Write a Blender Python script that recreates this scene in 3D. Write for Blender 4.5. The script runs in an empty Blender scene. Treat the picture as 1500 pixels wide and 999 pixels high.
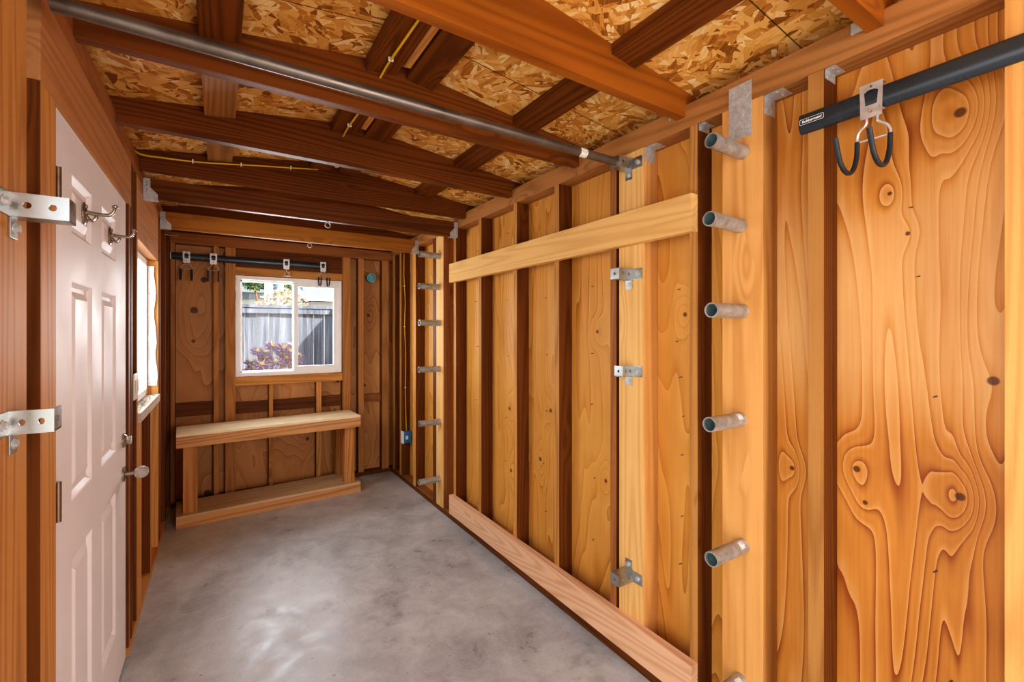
import bpy, bmesh, math, random
from mathutils import Vector, Matrix, Euler
random.seed(7)
S = bpy.context.scene
COL = S.collection
PI = math.pi

# ------------------------------------------------------------------ layout
XL, XR, YB = -0.342, 1.50, 4.655      # faces of the studs: left, right, back wall
D = 0.089                             # stud depth
XR0 = XR + D; XL0 = XL - D; YB0 = YB + D
RX, RZ, SL = 0.58, 2.485, 0.122       # ridge position, height, roof slope
def roof(x): return RZ - SL*abs(x-RX)

# ------------------------------------------------------------------ helpers
def lin(c):
    f = lambda v: v/12.92 if v <= .04045 else ((v+.055)/1.055)**2.4
    return tuple(f(v/255) for v in c)+(1,)
def H(s): return lin(tuple(int(s[i:i+2],16) for i in (0,2,4)))

def tag(o, label=None, cat=None, group=None, kind=None):
    if label: o['label'] = label
    if cat: o['category'] = cat
    if group: o['group'] = group
    if kind: o['kind'] = kind
    return o

def obj(name, bm, mat, parent=None, loc=(0,0,0), rot=(0,0,0), smooth=False, world=False):
    """link one mesh object; world=True: geometry is given in world space, origin moved to its base"""
    me = bpy.data.meshes.new(name)
    if world:
        xs=[v.co.x for v in bm.verts]; ys=[v.co.y for v in bm.verts]; zs=[v.co.z for v in bm.verts]
        loc = Vector(((min(xs)+max(xs))/2,(min(ys)+max(ys))/2,min(zs)))
        if parent is not None: loc = loc
        bmesh.ops.translate(bm, verts=bm.verts, vec=-Vector(loc))
    bmesh.ops.recalc_face_normals(bm, faces=bm.faces)
    bm.to_mesh(me); bm.free()
    for m in (mat if isinstance(mat,(list,tuple)) else [mat]): me.materials.append(m)
    if smooth:
        for p in me.polygons: p.use_smooth = True
        try: me.set_sharp_from_angle(angle=math.radians(40))
        except Exception: pass
    o = bpy.data.objects.new(name, me); COL.objects.link(o)
    if parent is not None:
        o.parent = parent
        if world: loc = Vector(loc)-parent.location     # parents used this way are unrotated
    o.location = loc; o.rotation_euler = rot
    return o

def empty(name, loc=(0,0,0), rz=0):
    o = bpy.data.objects.new(name, None); COL.objects.link(o)
    o.location = loc; o.rotation_euler = (0,0,rz); o.empty_display_size = .05
    return o

def copy_tree(o, parent=None):
    c = o.copy(); COL.objects.link(c)
    if parent is not None: c.parent = parent
    for ch in list(o.children): copy_tree(ch, c)
    return c

def box(bm, x0,x1,y0,y1,z0,z1, bev=0, mi=0, M=None):
    b = bmesh.new()
    r = bmesh.ops.create_cube(b, size=1)
    for v in b.verts:
        v.co = Vector((x0+(v.co.x+.5)*(x1-x0), y0+(v.co.y+.5)*(y1-y0), z0+(v.co.z+.5)*(z1-z0)))
    if bev: bmesh.ops.bevel(b, geom=list(b.edges), offset=bev, segments=2, profile=.7, affect='EDGES')
    merge(bm, b, mi, M)

def merge(bm, b, mi=0, M=None):
    if M is not None: bmesh.ops.transform(b, matrix=M, verts=b.verts)
    vm = {v: bm.verts.new(v.co) for v in b.verts}
    for f in b.faces:
        try:
            nf = bm.faces.new([vm[v] for v in f.verts]); nf.material_index = f.material_index if mi is None else mi
        except ValueError: pass
    b.free()

def prism(bm, pts, axis, a0, a1, mi=0):
    """extrude polygon pts (2D) along axis 'x','y','z' from a0 to a1"""
    def P(p,a):
        return {'x':(a,p[0],p[1]),'y':(p[0],a,p[1]),'z':(p[0],p[1],a)}[axis]
    A=[bm.verts.new(P(p,a0)) for p in pts]; B=[bm.verts.new(P(p,a1)) for p in pts]
    fs=[bm.faces.new(A), bm.faces.new(list(reversed(B)))]
    n=len(pts)
    for i in range(n): fs.append(bm.faces.new((A[i],B[i],B[(i+1)%n],A[(i+1)%n])))
    for f in fs: f.material_index=mi

def tube(bm, path, r, n=12, cap=True, mi=0, inner=None):
    """tube along a path; r number or list; inner = inner radius -> hollow pipe"""
    P=[Vector(p) for p in path]
    R=r if isinstance(r,(list,tuple)) else [r]*len(P)
    t0=(P[1]-P[0]).normalized()
    up=Vector((0,0,1)) if abs(t0.z)<.9 else Vector((1,0,0))
    u=t0.cross(up).normalized(); rings=[]; irings=[]
    for i,p in enumerate(P):
        if i==0: t=t0
        elif i==len(P)-1: t=(P[i]-P[i-1]).normalized()
        else: t=((P[i+1]-P[i]).normalized()+(P[i]-P[i-1]).normalized()).normalized()
        u=(u-t*u.dot(t)).normalized(); w=t.cross(u)
        rings.append([bm.verts.new(p+(u*math.cos(2*PI*k/n)+w*math.sin(2*PI*k/n))*R[i]) for k in range(n)])
        if inner: irings.append([bm.verts.new(p+(u*math.cos(2*PI*k/n)+w*math.sin(2*PI*k/n))*inner) for k in range(n)])
    def skin(rr):
        for a,b in zip(rr[:-1],rr[1:]):
            for k in range(n):
                f=bm.faces.new((a[k],a[(k+1)%n],b[(k+1)%n],b[k])); f.material_index=mi
    skin(rings)
    if inner:
        skin(irings)
        for e in (0,-1):
            for k in range(n):
                f=bm.faces.new((rings[e][k],rings[e][(k+1)%n],irings[e][(k+1)%n],irings[e][k])); f.material_index=mi
    elif cap:
        for e in (0,-1):
            f=bm.faces.new(rings[e]); f.material_index=mi

def smooth_path(pts, n=8):
    P=[Vector(p) for p in pts]; out=[]
    for i in range(len(P)-1):
        p0=P[max(i-1,0)]; p1=P[i]; p2=P[i+1]; p3=P[min(i+2,len(P)-1)]
        for k in range(n):
            t=k/n
            out.append(.5*((2*p1)+(-p0+p2)*t+(2*p0-5*p1+4*p2-p3)*t*t+(-p0+3*p1-3*p2+p3)*t**3))
    out.append(P[-1]); return out

def circ(cx,cy,r,n=14): return [(cx+r*math.cos(2*PI*k/n), cy+r*math.sin(2*PI*k/n)) for k in range(n)]

def plate(bm, outline, holes, th, M, mi=0):
    """flat plate with real holes: outline and holes 2D, thickness th along local z, placed by M"""
    cu=bpy.data.curves.new('tmp','CURVE'); cu.dimensions='2D'; cu.fill_mode='BOTH'; cu.extrude=th/2
    for poly in [outline]+list(holes):
        s=cu.splines.new('POLY'); s.points.add(len(poly)-1); s.use_cyclic_u=True
        for i,p in enumerate(poly): s.points[i].co=(p[0],p[1],0,1)
    t=bpy.data.objects.new('tmp',cu); COL.objects.link(t)
    dg=bpy.context.evaluated_depsgraph_get()
    me=bpy.data.meshes.new_from_object(t.evaluated_get(dg))
    b=bmesh.new(); b.from_mesh(me); bmesh.ops.remove_doubles(b,verts=b.verts,dist=1e-6)
    merge(bm,b,mi,M)
    bpy.data.objects.remove(t); bpy.data.curves.remove(cu); bpy.data.meshes.remove(me)

def cyl(bm, c, axis, r, h, n=16, mi=0, r2=None):
    a=Vector(axis).normalized(); c=Vector(c)
    tube(bm,[c,c+a*h],[r,r if r2 is None else r2],n=n,mi=mi)

def sphere(bm, c, r, sc=(1,1,1), mi=0, seg=12):
    b=bmesh.new(); bmesh.ops.create_uvsphere(b,u_segments=seg,v_segments=seg//2+2,radius=r)
    merge(bm,b,mi,Matrix.Translation(c)@Matrix.Diagonal((*sc,1)))

# ------------------------------------------------------------------ materials
class NT:
    def __init__(s, name):
        s.m=bpy.data.materials.new(name); s.m.use_nodes=True; s.t=s.m.node_tree
        s.b=s.t.nodes['Principled BSDF']
    def n(s, typ, **kw):
        nd=s.t.nodes.new(typ)
        for k,v in kw.items():
            if k.startswith('i_'):
                key=k[2:]; nd.inputs[int(key) if key.isdigit() else key.replace('_',' ')].default_value=v
            else: setattr(nd,k,v)
        return nd
    def l(s,a,b): s.t.links.new(a,b)
    def put(s,inp,v):
        if isinstance(v,bpy.types.NodeSocket): s.l(v,inp)
        else: inp.default_value=v
    def math(s,op,a,b=None,c=None,clamp=False):
        nd=s.n('ShaderNodeMath',operation=op,use_clamp=clamp); s.put(nd.inputs[0],a)
        if b is not None: s.put(nd.inputs[1],b)
        if c is not None: s.put(nd.inputs[2],c)
        return nd.outputs[0]
    def vmath(s,op,a,b=None):
        nd=s.n('ShaderNodeVectorMath',operation=op); s.put(nd.inputs[0],a)
        if b is not None: s.put(nd.inputs[1],b)
        return nd.outputs[0] if op not in('LENGTH','DISTANCE') else nd.outputs['Value']
    def mix(s,f,a,b,blend='MIX'):
        nd=s.n('ShaderNodeMix',data_type='RGBA',blend_type=blend); s.put(nd.inputs[0],f); s.put(nd.inputs[6],a); s.put(nd.inputs[7],b)
        return nd.outputs[2]
    def noise(s,v,scale=1,detail=3,rough=.5,dist=0):
        nd=s.n('ShaderNodeTexNoise'); s.l(v,nd.inputs['Vector']); nd.inputs['Scale'].default_value=scale
        nd.inputs['Detail'].default_value=detail; nd.inputs['Roughness'].default_value=rough; nd.inputs['Distortion'].default_value=dist
        return nd.outputs['Fac']
    def ramp(s,f,stops):
        nd=s.n('ShaderNodeValToRGB'); s.l(f,nd.inputs[0]); e=nd.color_ramp.elements
        while len(e)<len(stops): e.new(.5)
        for k,(p,c) in enumerate(stops): e[k].position=p; e[k].color=c if len(c)==4 else (*c,1)
        return nd.outputs[0]
    def mapr(s,f,a,b,c=0,d=1):
        nd=s.n('ShaderNodeMapRange'); s.l(f,nd.inputs[0])
        for i,v in enumerate((a,b,c,d)): nd.inputs[i+1].default_value=v
        return nd.outputs[0]
    def obj(s,offset=True):
        tc=s.n('ShaderNodeTexCoord').outputs['Object']
        if not offset: return tc
        oi=s.n('ShaderNodeObjectInfo').outputs['Random']
        cb=s.n('ShaderNodeCombineXYZ'); r=s.math('MULTIPLY',oi,31.7)
        s.l(r,cb.inputs[0]); s.l(s.math('MULTIPLY',oi,17.3),cb.inputs[1]); s.l(s.math('MULTIPLY',oi,53.1),cb.inputs[2])
        return s.vmath('ADD',tc,cb.outputs[0])
    def bump(s,h,strength=.2,dist=.002):
        nd=s.n('ShaderNodeBump'); nd.inputs['Strength'].default_value=strength; nd.inputs['Distance'].default_value=dist
        s.l(h,nd.inputs['Height']); s.l(nd.outputs[0],s.b.inputs['Normal'])

def axvec(axis,long,cross):
    v=[cross]*3; v['xyz'.index(axis)]=long; return tuple(v)

def lumber(name, light, dark, axis, contrast=.6, rough=.55, knots=.5, stain=.35, k=130, vary=.18):
    w=NT(name); p=w.obj()
    q=w.vmath('MULTIPLY',p,axvec(axis,.22,5.0))
    n1=w.noise(q,1,2,.35,.05)
    # knots: sparse voronoi cells along the length
    vo=w.n('ShaderNodeTexVoronoi'); w.l(w.vmath('MULTIPLY',p,axvec(axis,2.2,7.5)),vo.inputs['Vector']); vo.inputs['Scale'].default_value=1
    kd=vo.outputs['Distance']
    sel=w.math('GREATER_THAN',w.n('ShaderNodeSeparateColor').outputs[0],2)
    sc=w.n('ShaderNodeSeparateColor'); w.l(vo.outputs['Color'],sc.inputs[0])
    sel=w.math('GREATER_THAN',sc.outputs[0],.86)
    kn=w.math('MULTIPLY',w.mapr(kd,.0,.34,1,0),sel)
    kspot=w.math('MULTIPLY',w.mapr(kd,.07,.12,1,0),sel)
    f=w.math('ADD',n1,w.math('MULTIPLY',kn,.12))
    ring=w.math('MULTIPLY_ADD',w.math('SINE',w.math('MULTIPLY',f,k)),.5,.5)
    ring=w.math('POWER',ring,1.8)
    fib=w.noise(w.vmath('MULTIPLY',p,axvec(axis,4,260)),1,3,.6)
    blot=w.noise(w.vmath('MULTIPLY',p,axvec(axis,1.6,6)),1,4,.55)
    fac=w.math('MULTIPLY',ring,contrast)
    fac=w.math('ADD',fac,w.math('MULTIPLY',w.math('SUBTRACT',fib,.5),.55))
    fac=w.math('ADD',fac,w.math('MULTIPLY',w.math('SUBTRACT',blot,.45),stain*1.6),clamp=True)
    c=w.mix(fac,light,dark)
    c=w.mix(w.math('MULTIPLY',kspot,knots),c,(dark[0]*.35,dark[1]*.3,dark[2]*.3,1))
    oi=w.n('ShaderNodeObjectInfo').outputs['Random']
    hs=w.n('ShaderNodeHueSaturation'); w.l(c,hs.inputs['Color']); w.l(w.mapr(oi,0,1,1-vary,1+vary),hs.inputs['Value'])
    w.l(hs.outputs[0],w.b.inputs['Base Color'])
    w.b.inputs['Roughness'].default_value=rough
    w.b.inputs['Specular IOR Level'].default_value=.12
    w.bump(w.math('ADD',fib,w.math('MULTIPLY',ring,.4)),.25,.0012)
    return w.m

def plywood(name, light, mid, dark, plane, knots=(), k=55, fx=2.6, fz=.75, contrast=1, rough=.5, shift=(0,0,0), zone=False):
    """rotary-cut plywood: contour rings of a stretched noise field, rings pulled round the listed knots (object space)"""
    w=NT(name); p=w.obj(False); p=w.vmath('ADD',p,shift)
    cross='y' if plane=='x' else 'x'
    sv=[1,1,1]; sv['xyz'.index(cross)]=fx; sv[2]=fz; sv['xyz'.index(plane)]=0
    # break the sheet every ~1.2 m? no: continuous
    q=w.vmath('MULTIPLY',p,tuple(sv))
    n1=w.noise(q,1,2.5,.42,.35)
    f=n1; spot=None
    for (a,z,r,amp) in knots:
        c=[0,0,0]; c['xyz'.index(cross)]=a; c[2]=z
        c=tuple(c[i]+shift[i] for i in range(3))
        pm=[1,1,1]; pm['xyz'.index(plane)]=0; pm[2]=.62
        d=w.vmath('LENGTH',w.vmath('MULTIPLY',w.vmath('SUBTRACT',p,c),tuple(pm)))
        f=w.math('ADD',f,w.math('MULTIPLY',w.math('POWER',2.718,w.math('MULTIPLY',w.math('MULTIPLY',d,d),-1/(r*5)**2)),amp))
        pm2=[1,1,1]; pm2['xyz'.index(plane)]=0
        d2=w.vmath('LENGTH',w.vmath('MULTIPLY',w.vmath('SUBTRACT',p,c),tuple(pm2)))
        s=w.mapr(d2,r*.75,r*1.1,1,0)
        spot=s if spot is None else w.math('MAXIMUM',spot,s)
    ring=w.math('MULTIPLY_ADD',w.math('SINE',w.math('MULTIPLY',f,k)),.5,.5)
    # asymmetric: sharp late-wood edge
    saw=w.math('FRACT',w.math('MULTIPLY',f,k/6.283))
    fac=w.math('ADD',w.math('MULTIPLY',w.math('POWER',saw,1.6),.65),w.math('MULTIPLY',ring,.25))
    fv=[1,1,1]; fv['xyz'.index(cross)]=120; fv[2]=3; fv['xyz'.index(plane)]=1
    fib=w.noise(w.vmath('MULTIPLY',p,tuple(fv)),1,3,.6)
    bl=w.noise(p,1.6,3,.5)
    amt=w.mapr(bl,.3,.68,.35,1.0)
    fac=w.math('MULTIPLY',fac,w.math('MULTIPLY',amt,contrast))
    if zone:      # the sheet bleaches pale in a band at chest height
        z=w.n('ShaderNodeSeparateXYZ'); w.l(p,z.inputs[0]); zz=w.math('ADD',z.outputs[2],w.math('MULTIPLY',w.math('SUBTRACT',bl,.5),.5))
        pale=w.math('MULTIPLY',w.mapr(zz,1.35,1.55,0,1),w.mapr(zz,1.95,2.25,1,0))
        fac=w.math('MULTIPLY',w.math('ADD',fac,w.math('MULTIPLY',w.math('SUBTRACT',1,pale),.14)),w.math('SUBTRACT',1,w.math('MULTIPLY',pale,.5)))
    fac=w.math('ADD',fac,w.math('MULTIPLY',w.math('SUBTRACT',fib,.5),.25),clamp=True)
    c=w.ramp(fac,[(0.05,light),(.42,mid),(.85,dark)])
    bl2=w.noise(w.vmath('MULTIPLY',p,(1,1,.5)),3.1,3,.5)
    c=w.mix(w.mapr(bl2,.35,.7,0,.28),c,dark)
    if spot is not None:
        c=w.mix(w.math('MULTIPLY',spot,.85),c,(dark[0]*.22,dark[1]*.18,dark[2]*.2,1))
    w.l(c,w.b.inputs['Base Color']); w.b.inputs['Roughness'].default_value=rough
    w.b.inputs['Specular IOR Level'].default_value=.3
    w.bump(fib,.15,.001)
    return w.m

def osb(name):
    w=NT(name); p=w.obj(False)
    flat=w.vmath('MULTIPLY',p,(1,1,0))
    def layer(coarse,sx,sy,seed):
        q=w.vmath('ADD',flat,(seed,seed*1.7,0))
        v0=w.n('ShaderNodeTexVoronoi'); w.l(q,v0.inputs['Vector']); v0.inputs['Scale'].default_value=coarse
        s0=w.n('ShaderNodeSeparateColor'); w.l(v0.outputs['Color'],s0.inputs[0])
        ang=w.math('MULTIPLY_ADD',s0.outputs[0],3.1,seed)
        vr=w.n('ShaderNodeVectorRotate',rotation_type='Z_AXIS'); w.l(q,vr.inputs['Vector']); w.l(ang,vr.inputs['Angle'])
        wob=w.noise(q,12,2,.5)
        qq=w.vmath('ADD',w.vmath('MULTIPLY',vr.outputs[0],(sx,sy,1)),(0,0,0))
        cb=w.n('ShaderNodeCombineXYZ'); w.l(w.math('MULTIPLY',wob,.7),cb.inputs[1]); qq=w.vmath('ADD',qq,cb.outputs[0])
        v1=w.n('ShaderNodeTexVoronoi'); w.l(qq,v1.inputs['Vector']); v1.inputs['Scale'].default_value=1
        s1=w.n('ShaderNodeSeparateColor'); w.l(v1.outputs['Color'],s1.inputs[0])
        fb=w.noise(w.vmath('MULTIPLY',vr.outputs[0],(8,220,1)),1,2,.6)
        return s1.outputs[0],s1.outputs[1],fb
    a,a2,fa=layer(5,8,26,0.3); b,b2,fb=layer(8,11,40,4.1); c,c2,fc=layer(13,22,75,9.2)
    m1=w.math('GREATER_THAN',b2,.45); m2=w.math('GREATER_THAN',c2,.74)
    v=w.math('ADD',w.math('MULTIPLY',a,w.math('SUBTRACT',1,m1)),w.math('MULTIPLY',b,m1))
    v=w.math('ADD',w.math('MULTIPLY',v,w.math('SUBTRACT',1,m2)),w.math('MULTIPLY',c,m2))
    v=w.math('ADD',v,w.math('MULTIPLY',w.math('SUBTRACT',fa,.5),.45),clamp=True)
    v=w.math('MULTIPLY_ADD',w.math('SUBTRACT',w.noise(flat,2,2,.5),.5),.3,v)
    col=w.ramp(v,[(0,H('8a5218')),(.12,H('b8782e')),(.4,H('d89d4b')),(.8,H('e9b768')),(1,H('f3d8a0'))])
    # black chalk lines snapped across the sheets
    sp=w.n('ShaderNodeSeparateXYZ'); w.l(p,sp.inputs[0])
    ln=None
    for y in (.725,1.5,2.70,3.4,4.2):
        d=w.math('ABSOLUTE',w.math('SUBTRACT',sp.outputs[1],y)); s=w.math('LESS_THAN',d,.0022)
        ln=s if ln is None else w.math('MAXIMUM',ln,s)
    col=w.mix(w.math('MULTIPLY',ln,.85),col,H('2a2018'))
    w.l(col,w.b.inputs['Base Color']); w.b.inputs['Roughness'].default_value=.5; w.b.inputs['Specular IOR Level'].default_value=.3
    w.bump(v,.35,.003)
    return w.m

def concrete(name):
    w=NT(name); p=w.obj(False)
    a=w.noise(p,1.3,6,.6,.4); b=w.noise(p,7,5,.65,.6); c=w.noise(p,90,3,.6)
    f=w.math('ADD',w.math('MULTIPLY',a,.6),w.math('MULTIPLY',b,.4))
    f=w.math('MULTIPLY_ADD',w.math('SUBTRACT',c,.5),.14,f)
    col=w.ramp(f,[(.34,H('969899')),(.46,H('b2b5b6')),(.56,H('c5c8c9')),(.68,H('d8dadb'))])
    # dark soft stains
    st=w.mapr(w.noise(w.vmath('ADD',p,(3.1,7.7,0)),1.7,5,.7),.60,.74,0,.75)
    st=w.math('MULTIPLY',st,w.mapr(w.noise(p,24,4,.8),.35,.65,.2,1))
    col=w.mix(st,col,H('5c564d'))
    sp=w.mapr(w.noise(p,38,2,.4),.72,.76,0,.5)
    col=w.mix(sp,col,H('6a6259'))
    w.l(col,w.b.inputs['Base Color'])
    w.l(w.mapr(b,.3,.7,.26,.50),w.b.inputs['Roughness'])
    w.b.inputs['Specular IOR Level'].default_value=.5
    w.bump(w.math('ADD',c,b),.12,.002)
    return w.m

def plain(name, col, rough=.5, metal=0, spec=.5, nscale=0, namp=.2, bumps=0, emis=0):
    w=NT(name); p=w.obj()
    if nscale:
        n=w.noise(p,nscale,4,.6)
        c=w.mix(w.mapr(n,.3,.7,0,1),tuple(v*(1-namp) for v in col[:3])+(1,),tuple(min(1,v*(1+namp)) for v in col[:3])+(1,))
        w.l(c,w.b.inputs['Base Color'])
        w.l(w.mapr(n,.3,.7,max(.03,rough-.1),rough+.12),w.b.inputs['Roughness'])
        if bumps: w.bump(n,bumps,.001)
    else:
        w.b.inputs['Base Color'].default_value=col; w.b.inputs['Roughness'].default_value=rough
    w.b.inputs['Metallic'].default_value=metal; w.b.inputs['Specular IOR Level'].default_value=spec
    return w.m

M={}
LT=H('c58d54'); 
for ax in 'xyz':
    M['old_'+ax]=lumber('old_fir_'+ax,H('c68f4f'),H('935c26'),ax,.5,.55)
    M['red_'+ax]=lumber('red_and_shaded_fir_'+ax,H('74421a'),H('48240b'),ax,.5,.5,vary=.15)  # red lumber; also puts shade into the colour of stud sides
    M['new_'+ax]=lumber('new_pine_'+ax,H('e2b674'),H('c48c4a'),ax,.42,.55,knots=.8,vary=.06)
    M['post_'+ax]=lumber('post_fir_'+ax,H('dfa763'),H('bd7f3d'),ax,.45,.5,knots=.6,vary=.05)
    M['raft_'+ax]=lumber('rafter_redwood_'+ax,H('754118'),H('46240b'),ax,.6,.42,k=150,knots=.3,vary=.14)
    M['pink_'+ax]=lumber('header_fir_'+ax,H('a1683a'),H('764722'),ax,.45,.55,vary=.08)
    M['head_'+ax]=lumber('door_header_fir_'+ax,H('bd8654'),H('8f5f36'),ax,.4,.55,vary=.05)
    M['jamb_'+ax]=lumber('jamb_fir_'+ax,H('bd844c'),H('8b5829'),ax,.45,.55,vary=.08)
    M['plate_'+ax]=lumber('plate_fir_'+ax,H('ac7744'),H('795027'),ax,.5,.55,stain=.7,vary=.08)
M['raft_hot']=lumber('front_rafter_wood',H('9c5a1c'),H('73390d'),'x',.45,.4,k=80,vary=.02)
M['bench']=lumber('bench_fir',H('d8a36c'),H('a8683a'),'x',.6,.55,knots=.9,vary=.03)
M['bench_z']=lumber('bench_fir_upright',H('cd9459'),H('a5672f'),'z',.7,.55,vary=.05)
M['board_pinkish']=lumber('kick_board_pine',H('e4b994'),H('c8946b'),'y',.6,.6,k=170,knots=.9,vary=.02)
M['osb']=osb('strand_board')
M['concrete']=concrete('concrete_slab')
M['galv']=plain('galvanised_steel',H('c4c6c4'),.42,.45,nscale=60,namp=.18,bumps=.05)
M['zinc']=plain('zinc_plate',H('b4b7b5'),.36,.95,nscale=25,namp=.15)
M['pipe']=plain('weathered_pipe_steel',H('b0aca6'),.42,.55,nscale=40,namp=.28,bumps=.08)
M['pipe_in']=plain('pipe_bore',H('7f9c9c'),.5,.3,nscale=50,namp=.2)
M['pole']=plain('dull_pole_steel',H('73685e'),.38,.7,nscale=12,namp=.2)
M['rubber']=plain('black_rubber',H('22262a'),.55,0,nscale=30,namp=.15)
M['rail']=plain('dark_rail_plastic',H('30373d'),.28,.1,nscale=8,namp=.1)
M['alum']=plain('satin_aluminium',H('d3d2cf'),.35,.7,nscale=60,namp=.06)
M['white_paint']=plain('white_lettering',H('f0f0ee'),.5)
M['doorwhite']=plain('door_paint',H('ebe9ee'),.5,0,spec=.3,nscale=3,namp=.03)
M['vinyl']=plain('white_vinyl',H('f8f8f7'),.35,0,nscale=5,namp=.02)
M['nickel']=plain('brushed_nickel',H('aaa49a'),.25,.95,nscale=50,namp=.08)
M['brass']=plain('aged_brass_steel',H('86705a'),.4,.85,nscale=40,namp=.15)
M['cable']=plain('yellow_cable',H('e3b81e'),.45,0,nscale=10,namp=.08)
M['blue']=plain('blue_plastic',H('2f7fb4'),.45,0,nscale=12,namp=.08)
M['teal']=plain('teal_plastic',H('5b9aa0'),.5,0,nscale=30,namp=.25)
M['ivory']=plain('light_almond_plastic',H('dccab4'),.4)
M['dark']=plain('dark_hole',H('1a1410'),.9,0,spec=.1)
M['nail']=plain('grey_nail',H('6d7370'),.5,.6)
M['strap']=M['galv']

def glassmat(name):
    w=NT(name); t=w.t; b=w.b
    tr=w.n('ShaderNodeBsdfTransparent'); gl=w.n('ShaderNodeBsdfGlossy'); gl.inputs['Roughness'].default_value=.02
    fr=w.n('ShaderNodeFresnel'); fr.inputs['IOR'].default_value=1.45
    mx=w.n('ShaderNodeMixShader'); w.l(w.math('MULTIPLY',fr.outputs[0],.25),mx.inputs[0]); w.l(tr.outputs[0],mx.inputs[1]); w.l(gl.outputs[0],mx.inputs[2])
    w.l(mx.outputs[0],t.nodes['Material Output'].inputs['Surface']); t.nodes.remove(b)
    return w.m
M['glass']=glassmat('window_glass')
gk=M['knobglass']=plain('clear_knob_glass',H('f4f2ee'),.05); 
gk.node_tree.nodes['Principled BSDF'].inputs['Transmission Weight'].default_value=.7

M['ply_right']=plywood('siding_plywood_right',H('edbd7c'),H('d08c3a'),H('93470f'),'x',
    knots=[(.355-1.9,2.01,.013,.16),(.579-1.9,1.043,.010,.12),(.355-1.9,1.029,.011,.16),(.296-1.9,1.33,.012,.03),(.558-1.9,.95,.007,.05),(.76-1.9,1.0,.008,.08),(.50-1.9,1.84,.006,.05),(.46-1.9,1.72,.006,.04)],k=125,fx=3.4,fz=.40,contrast=1.3,zone=True,shift=(0,.37,.2))
M['ply_yellow']=plywood('siding_plywood_yellow',H('e8ad58'),H('d4923e'),H('a0611e'),'x',
    knots=[(1.17-1.9,1.52,.010,.15),(1.1-1.9,.95,.010,.15),(1.68-1.9,1.45,.010,.12),(2.06-1.9,1.0,.013,.14),(2.16-1.9,.7,.013,.14),(2.5-1.9,.95,.013,.14),(2.48-1.9,.55,.013,.1),(1.62-1.9,.72,.010,.14)],k=105,fx=3.0,fz=.40,contrast=1.1)
M['ply_back']=plywood('siding_plywood_back',H('d59a5a'),H('b87b3f'),H('774820'),'y',
    knots=[(-.185-.58,1.635,.030,.28),(-.115-.58,1.90,.026,.2),(-.19-.58,1.37,.015,.1),(.345-.58,.56,.03,.25),(.80-.58,.95,.022,.2),(.99-.58,.96,.02,.2),(.62-.58,.55,.022,.2),(.70-.58,.62,.018,.1),(.71-.58,.42,.018,.1),(1.29-.58,1.62,.016,.2),(1.25-.58,.90,.016,.1),(-.09-.58,.05,.03,.1)],k=75,fx=2.4,fz=.9,contrast=1.0)
M['ply_left']=plywood('siding_plywood_left',H('c99257'),H('a9713a'),H('7d4718'),'x',k=40)

# ------------------------------------------------------------------ setting: floor, walls, ceiling
YF=-1.6
b=bmesh.new(); box(b,XL0-.012,XR0+.012,YF,YB0+.012,-.12,0)
tag(obj('floor',b,M['concrete'],world=True),kind='structure')

def sheet(name, segs, mat, top=None):
    b=bmesh.new()
    for s in segs: box(b,*s)
    return tag(obj(name,b,mat,loc=(0,0,0)),kind='structure')
# right wall sheathing: two sheets of plywood of different tone, origin at Y=1.9 for grain placement
def xs(name, x0,x1, segs, mats, oy):
    b=bmesh.new()
    for (y0,y1,z0,z1,mi) in segs: box(b,x0,x1,y0-oy,y1-oy,z0,z1,mi=mi)
    o=tag(obj(name,b,mats,loc=(0,oy,0)),kind='structure'); return o
ztop=roof(XR0)-.004
xs('wall_right',XR0,XR0+.012,[(YF,.985,0,ztop,0),(.985,YB0+.012,0,ztop,1)],[M['ply_right'],M['ply_yellow']],1.9)
zt=roof(XL0)-.004
DY0,DY1=1.53,2.625     # door opening
WY0,WY1,WZ0,WZ1=2.90,3.765,1.045,1.915
xs('wall_left',XL0-.012,XL0,[(1.08,DY0,0,zt,0),(DY0,DY1,2.04,zt,0),(DY1,WY0,0,zt,0),(WY0,WY1,0,WZ0,0),(WY0,WY1,WZ1,zt,0),(WY1,YB0+.012,0,zt,0),(YF,-.9,0,zt,0),(-.9,1.08,2.15,zt,0)],[M['ply_left']],1.9)
BX0,BX1,BZ0,BZ1=.118,1.012,1.052,1.950
b=bmesh.new()
for s in ((XL0,BX0,0,zt),(BX1,XR0,0,zt),(BX0,BX1,0,BZ0),(BX0,BX1,BZ1,zt)): box(b,s[0]-.58,s[1]-.58,0,.012,s[2],s[3])
prism(b,[(XL0-.58,zt),(XR0-.58,ztop),(0,RZ-.004)],'y',0,.012)
tag(obj('wall_back',b,M['ply_back'],loc=(.58,YB0,0)),kind='structure')
b=bmesh.new(); prism(b,[(XL0-.012,0),(XR0+.012,0),(XR0+.012,ztop),(RX,RZ-.004),(XL0-.012,zt)],'y',YF-.012,YF)
tag(obj('wall_front',b,M['ply_left'],world=True),kind='structure')
# ceiling: two slopes of strand board with small eaves
b=bmesh.new()
xa,xb=XL0-.32,XR0+.32
prism(b,[(xa,roof(xa)),(RX,RZ),(xb,roof(xb)),(xb,roof(xb)+.012),(RX,RZ+.012),(xa,roof(xa)+.012)],'y',YF-.25,YB0+.25)
tag(obj('ceiling',b,M['osb'],loc=(0,0,0)),kind='structure')
b=bmesh.new()
prism(b,[(xa,roof(xa)+.014),(RX,RZ+.014),(xb,roof(xb)+.014),(xb,roof(xb)+.024),(RX,RZ+.024),(xa,roof(xa)+.024)],'y',YF-.25,YB0+.25)
tag(obj('trim_1',b,plain('roof_shingle',H('4a4744'),.9,nscale=20),loc=(0,0,0)),kind='structure')

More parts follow.
